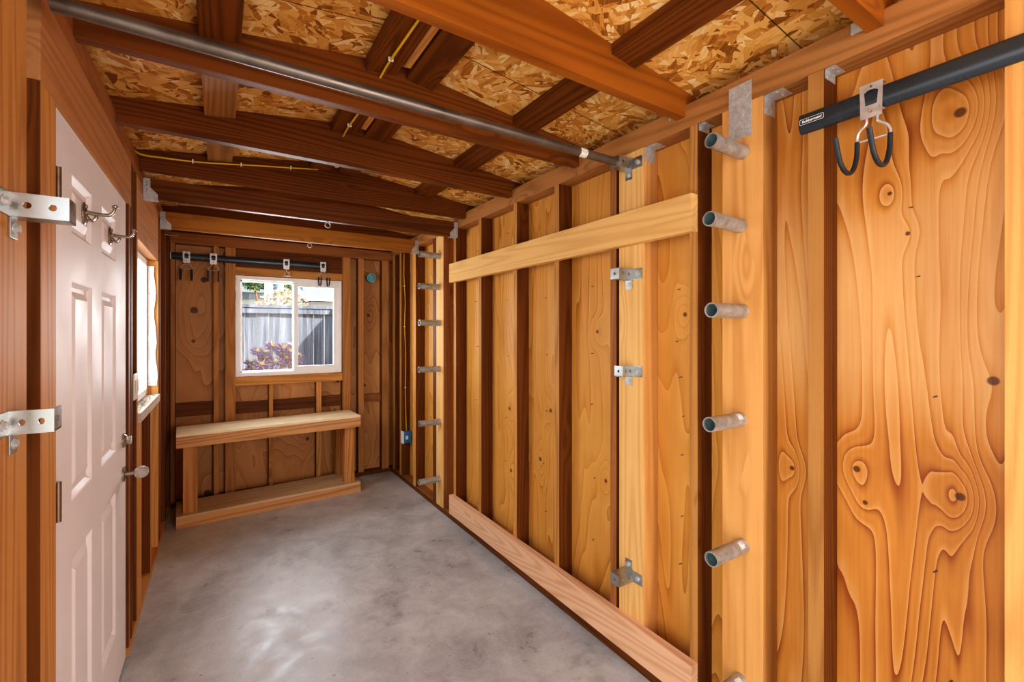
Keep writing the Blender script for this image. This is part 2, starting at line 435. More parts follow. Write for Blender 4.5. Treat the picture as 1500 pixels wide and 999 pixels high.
# ------------------------------------------------------------------ framing
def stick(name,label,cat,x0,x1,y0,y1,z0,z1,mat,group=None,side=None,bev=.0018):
    """one piece of lumber; side = (material, predicate) for faces of redder tone with their shade painted in"""
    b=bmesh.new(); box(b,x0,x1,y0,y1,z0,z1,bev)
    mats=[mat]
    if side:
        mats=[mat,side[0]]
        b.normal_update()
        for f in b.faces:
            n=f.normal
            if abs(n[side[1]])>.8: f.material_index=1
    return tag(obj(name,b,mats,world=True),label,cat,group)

PT=.038
ZT0=2.228; ZT1=2.318     # top plates
E=.0006
# right wall plates
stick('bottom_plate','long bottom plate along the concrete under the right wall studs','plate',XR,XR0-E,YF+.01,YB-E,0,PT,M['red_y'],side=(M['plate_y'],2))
stick('top_plate','rough sawn double top plate over the studs of the right wall','plate',XR,XR0-E,.255,YB-E,ZT0,ZT1,M['plate_y'])
stick('bottom_plate','bottom plate of the left wall between the white door and back corner','plate',XL0+E,XL,DY1+.01,YB-E,0,PT,M['old_y'])
stick('top_plate','top plate running along the left wall above the white door','plate',XL0+E,XL,YF+.01,YB-E,ZT0,ZT1,M['pink_y'])
stick('bottom_plate','bottom plate of the back wall behind the bench','plate',XL0+E,XR0-E,YB,YB0-E,0,PT,M['red_x'])
stick('top_plate','top plate across the back wall above the hook rail','plate',XL0+E,XR0-E,YB,YB0-E,2.185,2.275,M['pink_x'])
stick('gable_plate','dark upper board closing the gable of the back wall','board',XL0+E,XR0-E,YB+.03,YB0-E,2.276,2.36,M['raft_x'])
RG=None
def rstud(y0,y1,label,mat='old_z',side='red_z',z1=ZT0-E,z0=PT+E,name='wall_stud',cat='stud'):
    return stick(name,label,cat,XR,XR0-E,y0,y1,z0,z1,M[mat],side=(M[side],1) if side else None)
stick('corner_post','pale post at the right edge of the picture, nearest the camera','post',XR,XR0-E,.125,.262,PT+E,roof(XR)-.01,M['post_z'])
rstud(.629,.672,'fir stud beside the large plywood panel, under the dark rail end')
rstud(.807,.951,'wide pale post carrying the near column of pipe pegs','post_z','old_z',name='wall_post',cat='post')
rstud(1.050,1.0845,'stud at the near ends of both long horizontal boards','old_z')
rstud(1.306,1.446,'wide pale post with four metal cradle brackets, right wall','new_z','post_z',name='wall_post',cat='post')
rstud(1.463,1.500,'brown stud tight behind the bracket post on the right wall','pink_z','red_z')
rstud(1.873,1.912,'first narrow stud past the bracket post on the right wall')
rstud(2.277,2.312,'middle stud of three between bracket post and far end of boards')
rstud(2.717,2.755,'stud third beyond the bracket post, right wall')
rstud(3.111,3.150,'very dark stud under the far ends of the long boards')
rstud(3.341,3.484,'wide pale post carrying the far column of pipe pegs','new_z','pink_z',name='wall_post',cat='post')
rstud(3.490,3.552,'dark stud pressed against the back of the far peg post','red_z','red_z')
rstud(3.948,4.02,'stud between the far peg post and the blue outlet box','post_z')
rstud(4.337,4.39,'stud that carries the blue outlet box near the corner','old_z')
rstud(4.53,4.60,'corner stud of the right wall next to the back wall','old_z')
stick('top_plate','top plate of the right wall behind the camera','plate',XR,XR0-E,YF+.01,.124,ZT0,ZT1,M['plate_y'])
# long boards on the right wall
stick('wall_board','pale upper board nailed across the right wall studs','board',XR-.039,XR-E,1.049,3.151,1.822,1.963,M['new_y'])
stick('wall_board','pinkish lower board nailed along the right wall near the floor','board',XR-.039,XR-E,1.049,3.151,.075,.215,M['board_pinkish'])

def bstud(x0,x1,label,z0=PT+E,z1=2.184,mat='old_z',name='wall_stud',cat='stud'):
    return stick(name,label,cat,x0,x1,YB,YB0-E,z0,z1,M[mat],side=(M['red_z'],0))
bstud(XL+E,XL+.03,'corner stud at the left end of the back wall',PT+E,2.184,'jamb_z')
bstud(-.045,-.006,'single stud left of the window frame, back wall',PT+E,2.184,'jamb_z')
bstud(.040,.1165,'doubled stud at the left side of the sliding window',PT+E,2.184,'jamb_z')
bstud(1.0135,1.092,'doubled stud at the right side of the sliding window',PT+E,2.184,'jamb_z')
bstud(1.167,1.222,'stud left of the round blue junction box',PT+E,2.184,'jamb_z')
bstud(1.405,1.475,'stud right of the round blue junction box, by the corner',PT+E,2.184,'jamb_z')
stick('window_header','red brown header board above the sliding window','board',.117,1.013,YB+.004,YB0-E,2.02,2.184,M['red_x'])
stick('window_lintel','light flat lintel directly on top of the sliding window frame','board',.117,1.013,YB,YB0-E,1.952,2.019,M['old_x'])
stick('window_sill_plate','doubled sill plate directly under the sliding window','board',.117,1.013,YB,YB0-E,.972,1.05,M['old_x'])
bstud(.3745,.409,'left short cripple stud under the sliding window',PT+E,.971)
bstud(.775,.820,'right short cripple stud under the sliding window',PT+E,.971)
def blk(x0,x1,z0,z1,label,mat='red_x',y0=YB+.05):
    stick('fire_block',label,'block',x0+E,x1-E,y0,YB0-E,z0,z1,M[mat])
blk(XL+.03,-.045,.735,.85,'dark horizontal block in the left bay of the back wall')
blk(.1165,.3745,.722,.822,'red block under the window, leftmost of three')
blk(.409,.775,.722,.822,'red block under the window, middle of three')
blk(.820,1.0135,.722,.822,'red block under the window, rightmost of three')
blk(1.222,1.405,.73,.81,'block below the round blue junction box','pink_x')

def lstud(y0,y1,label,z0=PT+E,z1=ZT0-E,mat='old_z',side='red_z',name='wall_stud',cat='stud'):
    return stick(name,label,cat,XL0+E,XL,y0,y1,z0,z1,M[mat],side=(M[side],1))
lstud(1.10,1.358,'broad pale post at the left picture edge holding two cradle brackets',z0=0,mat='old_z',name='wall_post',cat='post')
lstud(1.446,1.562,'light hinge-side jamb post of the white door',z0=0,mat='old_z',z1=2.02)
stick('door_header','broad reddish header board above the white door','board',XL0+E,XL,1.446,2.70,2.021,ZT0-E,M['head_y'])
lstud(2.632,2.676,'narrow latch-side jamb stud of the white door',mat='pink_z',z1=2.02)
lstud(2.705,2.742,'dark stud between the white door and the light switch',mat='red_z',z1=ZT0-E)
lstud(2.862,2.898,'stud at the near side of the left wall window',mat='old_z',z1=ZT0-E)
stick('window_header','reddish header board above the left wall window','board',XL0+E,XL,2.899,3.80,WZ1+E,ZT0-E,M['head_y'])
lstud(2.899,3.03,'doubled cripple stud under the near end of the left window',z1=.995)
lstud(3.385,3.425,'single cripple stud under the middle of the left window',z1=.995,mat='old_z')
lstud(3.768,3.81,'pale stud at the far side of the left wall window',mat='post_z',side='post_z',z1=WZ1)
lstud(3.87,3.93,'brown stud behind the left window stud, near the corner',mat='pink_z')
lstud(4.25,4.30,'dark stud behind the bench on the left wall',mat='red_z')
lstud(4.56,4.62,'darkest stud of the left wall in the far corner',mat='red_z')
stick('window_ledge','pale weathered ledge under the left wall window','ledge',XL0+E,XL+.012,2.899,3.766,.997,1.044,lumber('weathered_ledge',H('ddd0c0'),H('a8957f'),'y',.4,.7,stain=.8))

# rafters: flat bottom, top cut to the low roof pitch
YJ=[.4845,1.103,1.716,2.330,2.945,3.56,4.17]
jl=['short visible rafter end at the top right corner of the picture',
    'thick orange brown rafter nearest the camera, crossing the top centre',
    'rafter directly behind the long steel pole',
    'third rafter, between the steel pole and the yellow cable',
    'dark rafter with the yellow cable stapled along it',
    'rafter hidden above the nearer hanging crossbeam',
    'last rafter beside the back wall gable']
def rafter(y,label,mat):
    xa,xb=XL-.085,XR+.085; zb=2.272; zp=ZT1+E; b=bmesh.new()
    g=.0008
    prism(b,[(XL+E,zb),(XR-E,zb),(XR-E,zp),(xb,zp),(xb,roof(xb)-g),(RX,RZ-g),(xa,roof(xa)-g),(xa,zp),(XL+E,zp)],'y',y,y+.038)
    return tag(obj('rafter',b,mat,world=True),label,'rafter')
for i,y in enumerate(YJ):
    rafter(y,jl[i],M['raft_hot'] if i<2 else M['raft_x'])
for y,lab in ((-.13,'rafter just behind the camera position'),(-.74,'rafter over the entrance behind the camera')):
    rafter(y,lab,M['raft_hot'])
bays=[(0,1,'first and second'),(1,2,'second and third'),(2,3,'third and fourth'),(3,4,'fourth and fifth')]
def roofblock(x0,x1,y0,y1,label,mat,th=.036):
    b=bmesh.new(); g=.001
    f=lambda x:roof(x)-g
    prism(b,[(x0,f(x0)-th),(x1,f(x1)-th),(x1,f(x1)),(x0,f(x0))],'y',y0,y1)
    return tag(obj('roof_block',b,mat,world=True),label,'block')
names=['nearest','second','third','fourth']
for (i,j,nm) in bays:
    y0=YJ[i]+.038+E; y1=YJ[j]-E
    if i>0: roofblock(-.055,.058,y0,y1,'left blocking board under the roof, between the %s rafters'%nm,M['plate_y'] if i>1 else M['raft_y'])
    roofblock(.455,.572,y0,y1,'left one of the paired ridge boards between the %s rafters'%nm,M['raft_y'],.045)
    roofblock(.612,.722,y0,y1,'right one of the paired ridge boards between the %s rafters'%nm,M['raft_y'],.045)
    roofblock(1.108,1.222,y0,y1,'right blocking board under the roof, between the %s rafters'%nm,M['raft_y'])
    b=bmesh.new(); box(b,.576,.6,y0+.05,y1-.08,RZ-.05,RZ-.03)
    tag(obj('ridge_cleat',b,M['old_y'],world=True),'thin pale cleat in the ridge gap between the %s rafters'%nm,'cleat')

# crossbeams hung on galvanised hangers
def crossbeam(y,z0,z1,label,mat):
    stick('crossbeam',label,'beam',XL+.004,XR-.004,y,y+.038,z0,z1,mat)
crossbeam(3.082,2.158,2.2705,'nearer crossbeam hung low between the walls in metal hangers',M['raft_x'])
crossbeam(3.88,2.157,2.2705,'farther orange crossbeam hung before the back wall in metal hangers',lumber('far_beam_fir',H('b0732f'),H('864f1a'),'x',.5,.5))
# pale underside strips are simply the lit bottoms; add upper half of nearer beam as board on top
stick('crossbeam_rider','board lying flat above the nearer crossbeam','board',XL+.004,XR-.004,3.125,3.163,2.19,2.27,M['raft_x'])

def hanger(y,z0,z1,side,label):
    x=XL+.001 if side<0 else XR-.001; d=1 if side<0 else -1
    b=bmesh.new(); t=.0015
    for yy in (y-.0025,y+.0405):
        Mx=Matrix(((d,0,0,x),(0,0,1,yy),(0,1,0,0),(0,0,0,1)))
        plate(b,[(0,z0-.003),(.062,z0-.003),(.062,z0+.028),(.030,z0+.062),(.030,z1),(0,z1)],[circ(.014,z1-.02,.003,8),circ(.014,z0+.05,.003,8)],t,Mx)
    x1=x+d*.062
    box(b,min(x,x1),max(x,x1),y-.003,y+.041,z0-.0035,z0-.0015)
    o=tag(obj('beam_hanger',b,M['galv'],world=True),label,'hanger')
    for zz in (z1-.035,z0+.07,z0+.025):
        b=bmesh.new(); cyl(b,(x+d*.014,y-.0035,zz),(0,-1,0),.004,.002,8); obj('nail_head',b,M['zinc'],o,world=True)
hanger(3.082,2.158,2.268,-1,'metal hanger at the left end of the nearer crossbeam')
hanger(3.082,2.158,2.268,1,'metal hanger at the right end of the nearer crossbeam')
hanger(3.88,2.157,2.268,-1,'metal hanger at the left end of the farther crossbeam')
hanger(3.88,2.157,2.268,1,'metal hanger at the right end of the farther crossbeam')
for i,y in enumerate(YJ[:5]):    # small clips at rafter ends on the top plate
    b=bmesh.new(); box(b,XR-.002,XR+.028,y+.0385,y+.040,2.285,2.365); box(b,XR-.0025,XR-.001,y+.0385,y+.075,2.285,2.318)
    o=tag(obj('rafter_clip',b,M['galv'],world=True),'small metal clip at the right end of the %s'%['rafter in the top right corner','thick orange brown rafter','rafter behind the steel pole','third rafter','rafter with the yellow cable'][i],'clip')

# eye screws
for (x,y,z,lab) in ((.585,3.101,2.158,'small ring of an eye screw under the nearer crossbeam'),(.60,3.899,2.157,'small ring of an eye screw under the farther crossbeam')):
    b=bmesh.new()
    pts=[(x+.016*math.cos(a),y+.004*math.sin(a)*0,z-.022+.016*math.sin(a)) for a in [PI/2+2*PI*k/20 for k in range(20)]]
    tube(b,pts,.0035,8); tube(b,[(x,y,z-.004),(x,y,z+.0)],.0035,8)
    tag(obj('eye_screw',b,M['alum'],world=True,smooth=True),lab,'eye screw')

# ------------------------------------------------------------------ steel pole on brackets
b=bmesh.new(); tube(b,[(XL+.03,1.385,2.172),(XR-.035,1.385,2.172)],.0175,20)
pole=tag(obj('steel_pole',b,M['pole'],world=True,smooth=True),'long dull steel pole spanning the room below the rafters','pole')
b=bmesh.new(); tube(b,[(1.21,1.385,2.172),(1.245,1.385,2.172)],.0180,20,cap=False)
obj('paper_sticker',b,plain('torn_sticker',H('d8d2c6'),.8,nscale=120,namp=.5),pole,world=True)['label']='torn whitish sticker'

def make_cradle():
    """origin on the wall, bottom of the shelf; +x out of wall, +y away from side plate"""
    r=empty('cradle_bracket'); L=.088; W=.048; h=.046; t=.004
    b=bmesh.new()
    plate(b,[(0,0),(L,0),(L,h),(0,h)],[circ(.028,h/2,.0065),circ(.064,h/2,.0065)],t,Matrix(((1,0,0,0),(0,0,1,0),(0,1,0,0),(0,0,0,1))))
    box(b,0,L,t/2,W,0,t)                                   # shelf
    b2=bmesh.new()
    plate(b,[(t/2,0),(W,0),(W,h),(t/2,h)],[circ(W/2,h/2,.006)],t,Matrix(((0,0,1,L-t/2),(1,0,0,0),(0,1,0,0),(0,0,0,1))))
    b2.free()
    obj('cradle_plate',b,M['zinc'],r)
    b=bmesh.new(); box(b,.0004,t,-.050,0,0,h,.0008); obj('wall_tab',b,M['zinc'],r)
    b=bmesh.new(); box(b,.0004,t,.006,.042,-.04,0,.0008); obj('lower_tab',b,M['zinc'],r)
    for (y,z) in ((-.028,h/2),(.024,-.020)):
        b=bmesh.new(); cyl(b,(t,y,z),(1,0,0),.011,.0015,16); cyl(b,(t+.0015,y,z),(1,0,0),.008,.007,6)
        obj('bolt',b,M['galv'],r)
    return r
cr=make_cradle(); first=True
def place_cradle(side,y,z,label,flip=False,short=False):
    global first
    o=cr if first else copy_tree(cr); first=False
    if side>0: o.matrix_world=Matrix.Translation((XR,y,z))@Matrix(((-1,0,0,0),(0,1,0,0),(0,0,1,0),(0,0,0,1)))
    else: o.matrix_world=Matrix.Translation((XL,y,z))
    if flip: o.matrix_world=o.matrix_world@Matrix.Diagonal((1,1,-1,1))
    if short: o.matrix_world=o.matrix_world@Matrix.Diagonal((.75,1,1,1))
    tag(o,label,'bracket','zinc cradle brackets on the posts')
place_cradle(1,1.363,2.150,'metal cradle bracket holding the right end of the steel pole')
place_cradle(1,1.363,1.674,'empty metal cradle bracket just below the pale upper board')
place_cradle(1,1.363,1.258,'empty metal cradle bracket halfway up the right wall post',short=True)
place_cradle(1,1.363,.42,'upside-down metal cradle bracket low on the right wall post',True)
place_cradle(-1,1.250,2.150,'metal cradle bracket at the top left corner of the picture')
place_cradle(-1,1.250,1.672,'large metal bracket at the left edge, level with the coat hooks')
place_cradle(-1,1.250,1.252,'lower metal bracket on the left edge post',short=True)

# ------------------------------------------------------------------ pipe pegs
def make_peg():
    r=empty('pipe_peg'); b=bmesh.new()
    tube(b,[(0,0,0),(.178,0,0)],.0241,24,inner=.0205)
    pp=obj('pipe',b,M['pipe'],r,smooth=True)
    b=bmesh.new(); tube(b,[(.004,0,0),(.174,0,0)],.0203,20); 
    b.free()
    b=bmesh.new()
    tube(b,[(.17,0,0),(.02,0,0)],.0204,24,cap=False); cyl(b,(.02,0,0),(1,0,0),.0203,.001,24)
    obj('pipe_bore',b,M['pipe_in'],pp,smooth=True)
    return r
peg0=make_peg(); used=False
PZ=[2.062,1.812,1.520,1.150,.722,.257]
ordn=['topmost','second from the top','third from the top','fourth from the top','fifth from the top','lowest']
stk_mat=plain('white_pipe_sticker',H('d9d6d4'),.6,nscale=220,namp=.6)
for (y,nm,tl) in ((.879,'near',True),(3.41,'far',False)):
    for k,z in enumerate(PZ):
        o=peg0 if not used else copy_tree(peg0); used=True
        o.matrix_world=Matrix.Translation((XR-.0006,y+(.004 if k%2 else -.003),z))@Matrix.Rotation(PI,4,'Z')@Matrix.Rotation(random.uniform(-.012,.012),4,'Y')
        tag(o,'grey steel pipe peg, %s on the %s peg post'%(ordn[k],nm),'pipe peg','pipe pegs on the %s post'%nm)
        if tl and k in (3,4,5):
            b=bmesh.new(); n=6
            vs=[[b.verts.new((x,.0247*math.sin(a),.0247*math.cos(a))) for x in (.022,.048)] for a in [.1-1.2*i/n+.2 for i in range(n+1)]]
            vs=[[b.verts.new((x,.0247*math.sin(a),.0247*math.cos(a))) for x in (.022,.048)] for a in [.2+1.1*i/n for i in range(n+1)]]
            for i in range(n): b.faces.new((vs[i][0],vs[i][1],vs[i+1][1],vs[i+1][0]))
            for v in [v for v in b.verts if not v.link_faces]: b.verts.remove(v)
            s=obj('price_sticker',b,stk_mat,o); s['label']='small white sticker'

# nailing straps and angles
def nailplate(x,y0,y1,z0,z1,label,mat,rows):
    b=bmesh.new(); box(b,x-.0022,x-.0004,y0,y1,z0,z1)
    o=tag(obj('nail_plate',b,mat,world=True),label,'nail plate')
    for zz in rows:
        for k in range(4):
            b=bmesh.new(); cyl(b,(x-.0022,y0+(y1-y0)*(.2+.2*k),zz+(.004 if k%2 else 0)),(-1,0,0),.0032,.0015,8)
            obj('nail_head',b,M['alum'],o,world=True)
nailplate(XR,.845,.925,2.112,2.297,'perforated metal strap joining the near peg post to the top plate',M['galv'],(2.135,2.185,2.21,2.25,2.275))
def angle(y,label,s=.05):
    b=bmesh.new()
    box(b,XR+.006,XR+.07,y-.0022,y-.0005,ZT0-s,ZT0-.001); box(b,XR+.006,XR+.07,y-s,y-.0005,ZT0-.0026,ZT0-.0008)
    o=tag(obj('angle_clip',b,M['galv'],world=True),label,'angle clip')
    for dx in (.02,.052):
        for c,a in (((XR+dx,y-.0022,ZT0-s*.7),(0,-1,0)),((XR+dx,y-s*.6,ZT0-.0026),(0,0,-1))):
            b=bmesh.new(); cyl(b,c,a,.004,.0015,8); obj('nail_head',b,M['alum'],o,world=True)
angle(.807,'metal angle clip at the top of the near peg post',.06)
angle(1.306,'metal angle clip at the top of the bracket post',.06)
angle(.629,'tiny metal clip above the dark rail end',.028)
angle(1.05,'tiny metal clip atop the stud left of the near pegs',.025)

# ------------------------------------------------------------------ hook rails
def rail(length,parent):
    b=bmesh.new(); n=8
    prof=[(0,-.029),(-.010,-.029),(-.0135,-.027),(-.0195,-.0175),(-.0212,-.014),(-.0226,-.004),(-.0226,.006),(-.0215,.016),(-.018,.024),(-.012,.028),(0,.029)]
    prism(b,prof,'x',0,length)
    return obj('rail_channel',b,M['rail'],parent,smooth=True)
def make_hook():
    r=empty('rail_hook')
    b=bmesh.new(); t=.0018
    win=[(-.013,-.018),(.013,-.018),(.016,.018),(.006,.023),(-.006,.023),(-.016,.018)]
    plate(b,[(-.024,-.052),(.024,-.052),(.026,.040),(-.026,.040)],[win,circ(0,.031,.0035,8),circ(0,-.036,.0035,8)],t,Matrix(((1,0,0,0),(0,0,1,-.0235),(0,1,0,0),(0,0,0,1))))
    box(b,-.026,.026,-.0245,.0,.0385,.0400)
    box(b,-.024,.024,-.0245,.0,-.0320,-.0305)
    obj('clip',b,M['alum'],r)
    b=bmesh.new()
    for s in (-1,1):
        tube(b,smooth_path([(s*.013,-.018,-.045),(s*.013,-.017,-.064),(s*.03,-.012,-.078),(s*.037,-.008,-.092),(s*.037,-.008,-.108)],5),.0035,8)
    tube(b,[(-.037,-.008,-.105),(.037,-.008,-.105)],.003,8)
    wf=obj('wire_frame',b,M['alum'],r,smooth=True)
    for s in (-1,1):
        b=bmesh.new()
        tube(b,smooth_path([(s*.037,-.008,-.104),(s*.037,-.014,-.150),(s*.037,-.040,-.190),(s*.037,-.078,-.200),(s*.037,-.115,-.178),(s*.037,-.143,-.122)],6),.0062,12)
        obj('rubber_prong',b,M['rubber'],wf,smooth=True)
    return r
hk=make_hook()
ZR=2.08
# right rail
rr=empty('hook_rail',(XR-.0008,.688,ZR),-PI/2); tag(rr,'dark hook rail running off the right edge of the picture','hook rail','dark hook rails')
ch=rail(1.2,rr)
fo=bpy.data.curves.new('t','FONT'); fo.body='Rubbermaid'; fo.size=.0108; fo.shear=.15; fo.extrude=.0002; fo.offset=.00025; fo.align_x='CENTER'; fo.align_y='CENTER'
to=bpy.data.objects.new('t',fo); COL.objects.link(to)
me=bpy.data.meshes.new_from_object(to.evaluated_get(bpy.context.evaluated_depsgraph_get()))
b=bmesh.new(); b.from_mesh(me); bpy.data.objects.remove(to)
# local rail frame: x along rail, -y out, z up
bmesh.ops.transform(b,matrix=Matrix(((1,0,0,0),(0,0,-1,0),(0,1,0,0),(0,0,0,1))),verts=b.verts)
lt=obj('lettering',b,M['white_paint'],rr,loc=(.036,-.0229,.001)); lt['label']='white brand lettering in a thin outline'
b=bmesh.new()
def rrect(w,h,c,r=3): return [(-w+c,-h),(w-c,-h),(w,-h+c),(w,h-c),(w-c,h),(-w+c,h),(-w,h-c),(-w,-h+c)]
plate(b,rrect(.0325,.0083,.002),[rrect(.0316,.0074,.0018)],.0005,Matrix(((1,0,0,0),(0,0,1,0),(0,1,0,0),(0,0,0,1))))
obj('lettering_outline',b,M['white_paint'],rr,loc=(.036,-.0229,.001))
hk.location=(XR-.0008,.505,ZR); hk.rotation_euler=(0,0,-PI/2)
tag(hk,'double hook with two black rubber prongs on the right wall rail','hook')
# back rail
br=empty('hook_rail',(-.335,YB-.0008,ZR-.003),0); tag(br,'dark hook rail mounted above the sliding window on the back wall','hook rail','dark hook rails')
rail(1.2,br)
b=bmesh.new(); box(b,-.006,0,-.02,-.001,-.027,.027); obj('end_cap',b,M['alum'],br)
for x,lab in ((-.232,'leftmost double hook on the back wall rail'),(-.045,'second double hook from the left on the back wall rail'),(.832,'rightmost double hook on the back rail, over the window')):
    o=copy_tree(hk); o.location=(x,YB-.0008,ZR-.003); o.rotation_euler=(0,0,0); tag(o,lab,'hook','double hooks on the back rail')
sh=empty('rail_hook',(.515,YB-.0008,ZR-.003))
tag(sh,'small scrolled hook on the back rail at the window top','hook','double hooks on the back rail')
c0=[c for c in hk.children if c.name.startswith('clip')][0].copy(); COL.objects.link(c0); c0.parent=sh
b=bmesh.new()
tube(b,smooth_path([(0,-.02,-.045),(.004,-.022,-.075),(.022,-.024,-.085),(.026,-.026,-.105),(.004,-.028,-.118),(-.018,-.03,-.105),(-.012,-.03,-.088)],6),.004,8)
tube(b,smooth_path([(-.035,-.04,-.118),(0,-.028,-.108),(.036,-.036,-.112)],6),.004,8)
obj('wire_scroll',b,M['alum'],sh,smooth=True)

# ------------------------------------------------------------------ door
dr=empty('door_1',(XL-.008,0,0)); dr['kind']='structure'
def ring_face(b,y0,y1,z0,z1,dx):
    return [b.verts.new((dx,y,z)) for (y,z) in ((y0,z0),(y1,z0),(y1,z1),(y0,z1))]
b=bmesh.new()
ycut=[1.545,1.742,1.985,2.128,2.385,2.612]; zcut=[.012,.237,.81,.973,1.595,1.728,1.893,2.032]
for i in range(5):
    for j in range(7):
        y0,y1,z0,z1=ycut[i],ycut[i+1],zcut[j],zcut[j+1]
        panel=(i in (1,3)) and (j in (1,3,5))
        r0=ring_face(b,y0,y1,z0,z1,0)
        if not panel: b.faces.new(r0); continue
        rs=[r0]
        for ins,dx in ((.004,-.002),(.016,-.012),(.028,-.012),(.050,-.002)):
            rs.append(ring_face(b,y0+ins,y1-ins,z0+ins,z1-ins,dx))
        for a,c in zip(rs[:-1],rs[1:]):
            for k in range(4): b.faces.new((a[k],a[(k+1)%4],c[(k+1)%4],c[k]))
        b.faces.new(rs[-1])
bmesh.ops.remove_doubles(b,verts=b.verts,dist=1e-5)
box(b,-.044,-.0125,1.545,2.612,.012,2.032)
# edges closing the slab
for (y,) in ((1.545,),(2.612,)): 
    box(b,-.014,-.0002,y-.0003,y+.0003,.012,2.032)
obj('door_slab',b,M['doorwhite'],dr)
b=bmesh.new(); box(b,-.06,-.046,1.53,2.63,0,2.04); obj('door_stop',b,M['plate_y'],dr)
def hinge(z):
    b=bmesh.new(); box(b,.0004,.0035,1.563,1.600,z-.045,z+.045,.0008)
    cyl(b,(.010,1.570,z-.05),(0,0,1),.0065,.1,12)
    for dz in (-.017,.017): cyl(b,(.010,1.570,z+dz),(0,0,1),.0069,.0015,12)
    for dz in (-.03,0,.03): cyl(b,(.0034,1.590,z+dz),(1,0,0),.004,.001,8)
    obj('hinge',b,M['brass'],dr,smooth=True)
hinge(1.024); hinge(1.813); hinge(.24)
hb=bmesh.new()
cyl(hb,(0,2.545,.838),(1,0,0),.032,.006,24); cyl(hb,(.006,2.545,.838),(1,0,0),.027,.004,24,r2=.018); cyl(hb,(.010,2.545,.838),(1,0,0),.010,.03,16)
kn=obj('door_knob',hb,M['nickel'],dr,smooth=True)
hb=bmesh.new()
prof=[(.038,.010),(.042,.019),(.055,.027),(.072,.025),(.084,.017),(.088,.006)]
tube(hb,[(p[0],2.545,.838) for p in prof],[p[1] for p in prof],10)
obj('glass_grip',hb,M['knobglass'],kn,smooth=False)
hb=bmesh.new(); cyl(hb,(0,2.545,.983),(1,0,0),.031,.006,24); cyl(hb,(.006,2.545,.983),(1,0,0),.027,.008,24,r2=.02)
box(hb,.014,.03,2.541,2.549,.966,1.0,.002); obj('deadbolt_turn',hb,M['nickel'],dr,smooth=True)
# things on the door
def coat_hook(y,z,label):
    r=empty('coat_hook',(XL-.0078,y,z)); b=bmesh.new()
    sphere(b,(.001,0,0),.02,(.35,1,1.75),seg=20); cyl(b,(0,0,-.022),(1,0,0),.006,.009,8); cyl(b,(0,0,.022),(1,0,0),.006,.009,8)
    obj('rosette',b,M['nickel'],r,smooth=True)
    b=bmesh.new()
    p=smooth_path([(.005,0,.004),(.03,0,.001),(.058,0,.002),(.069,0,.013),(.072,0,.027)],6)
    tube(b,p,[.0065-.0025*i/len(p) for i in range(len(p))],10); sphere(b,(.073,0,.030),.0085,(1.0,1,.7))
    obj('hook_arm',b,M['nickel'],r,smooth=True)
    b=bmesh.new()
    tube(b,smooth_path([(.005,0,-.005),(.014,0,-.018),(.022,0,-.020),(.028,0,-.012)],5),.0045,8); sphere(b,(.029,0,-.010),.006)
    obj('lower_hook',b,M['nickel'],r,smooth=True)
    return tag(r,label,'coat hook','coat hooks on the white door')
coat_hook(1.875,1.812,'nickel coat hook on the white door, nearer the hinges')
coat_hook(2.262,1.812,'nickel coat hook on the white door, nearer the latch')

# light switch
sw=empty('light_switch',(XL+.0005,2.802,1.19)); tag(sw,'almond light switch plate between the white door and window','light switch')
b=bmesh.new(); box(b,0,.006,-.058,.058,-.062,.062,.002); obj('cover_plate',b,M['ivory'],sw)
b=bmesh.new(); box(b,.0062,.011,-.033,-.017,-.03,.03,.001); obj('rocker',b,M['ivory'],sw)
b=bmesh.new(); box(b,.0062,.011,.017,.033,-.03,.03,.001); obj('rocker',b,M['ivory'],sw)

# ------------------------------------------------------------------ windows
def window_back():
    r=empty('window_1',(BX0,YB+.012,BZ0)); r['kind']='structure'
    W=BX1-BX0; Hh=BZ1-BZ0; g=.003
    b=bmesh.new(); f=.035
    for s in ((g,W-g,g,f),(g,W-g,Hh-f,Hh-g),(g,f,f,Hh-f),(W-f,W-g,f,Hh-f)): box(b,s[0],s[1],0,.07,s[2],s[3],.002)
    obj('window_frame',b,M['vinyl'],r)
    # fixed left light, deeper
    xm=W*.535
    b=bmesh.new()
    for s in ((f,xm,f,f+.012),(f,xm,Hh-f-.018,Hh-f),(f,f+.014,f,Hh-f),(xm-.02,xm+.01,f,Hh-f)): box(b,s[0],s[1],.035,.06,s[2],s[3],.001)
    o=obj('fixed_sash',b,M['vinyl'],r)
    b=bmesh.new(); box(b,f+.01,xm,.046,.050,f+.01,Hh-f-.01); obj('pane',b,M['glass'],o)
    b=bmesh.new(); t=.042
    x0,x1=xm-.015,W-f
    for s in ((x0,x1,f,f+t),(x0,x1,Hh-f-t,Hh-f),(x0,x0+t-.004,f+t,Hh-f-t),(x1-t,x1,f+t,Hh-f-t)): box(b,s[0],s[1],.006,.033,s[2],s[3],.002)
    o=obj('sliding_sash',b,M['vinyl'],r)
    b=bmesh.new(); box(b,x0+t-.008,x1-t+.004,.018,.022,f+t-.004,Hh-f-t+.004); obj('pane',b,M['glass'],o)
    b=bmesh.new(); box(b,x0+.008,x0+.02,.001,.006,Hh*.48,Hh*.48+.05,.001); obj('latch',b,M['vinyl'],o)
window_back()
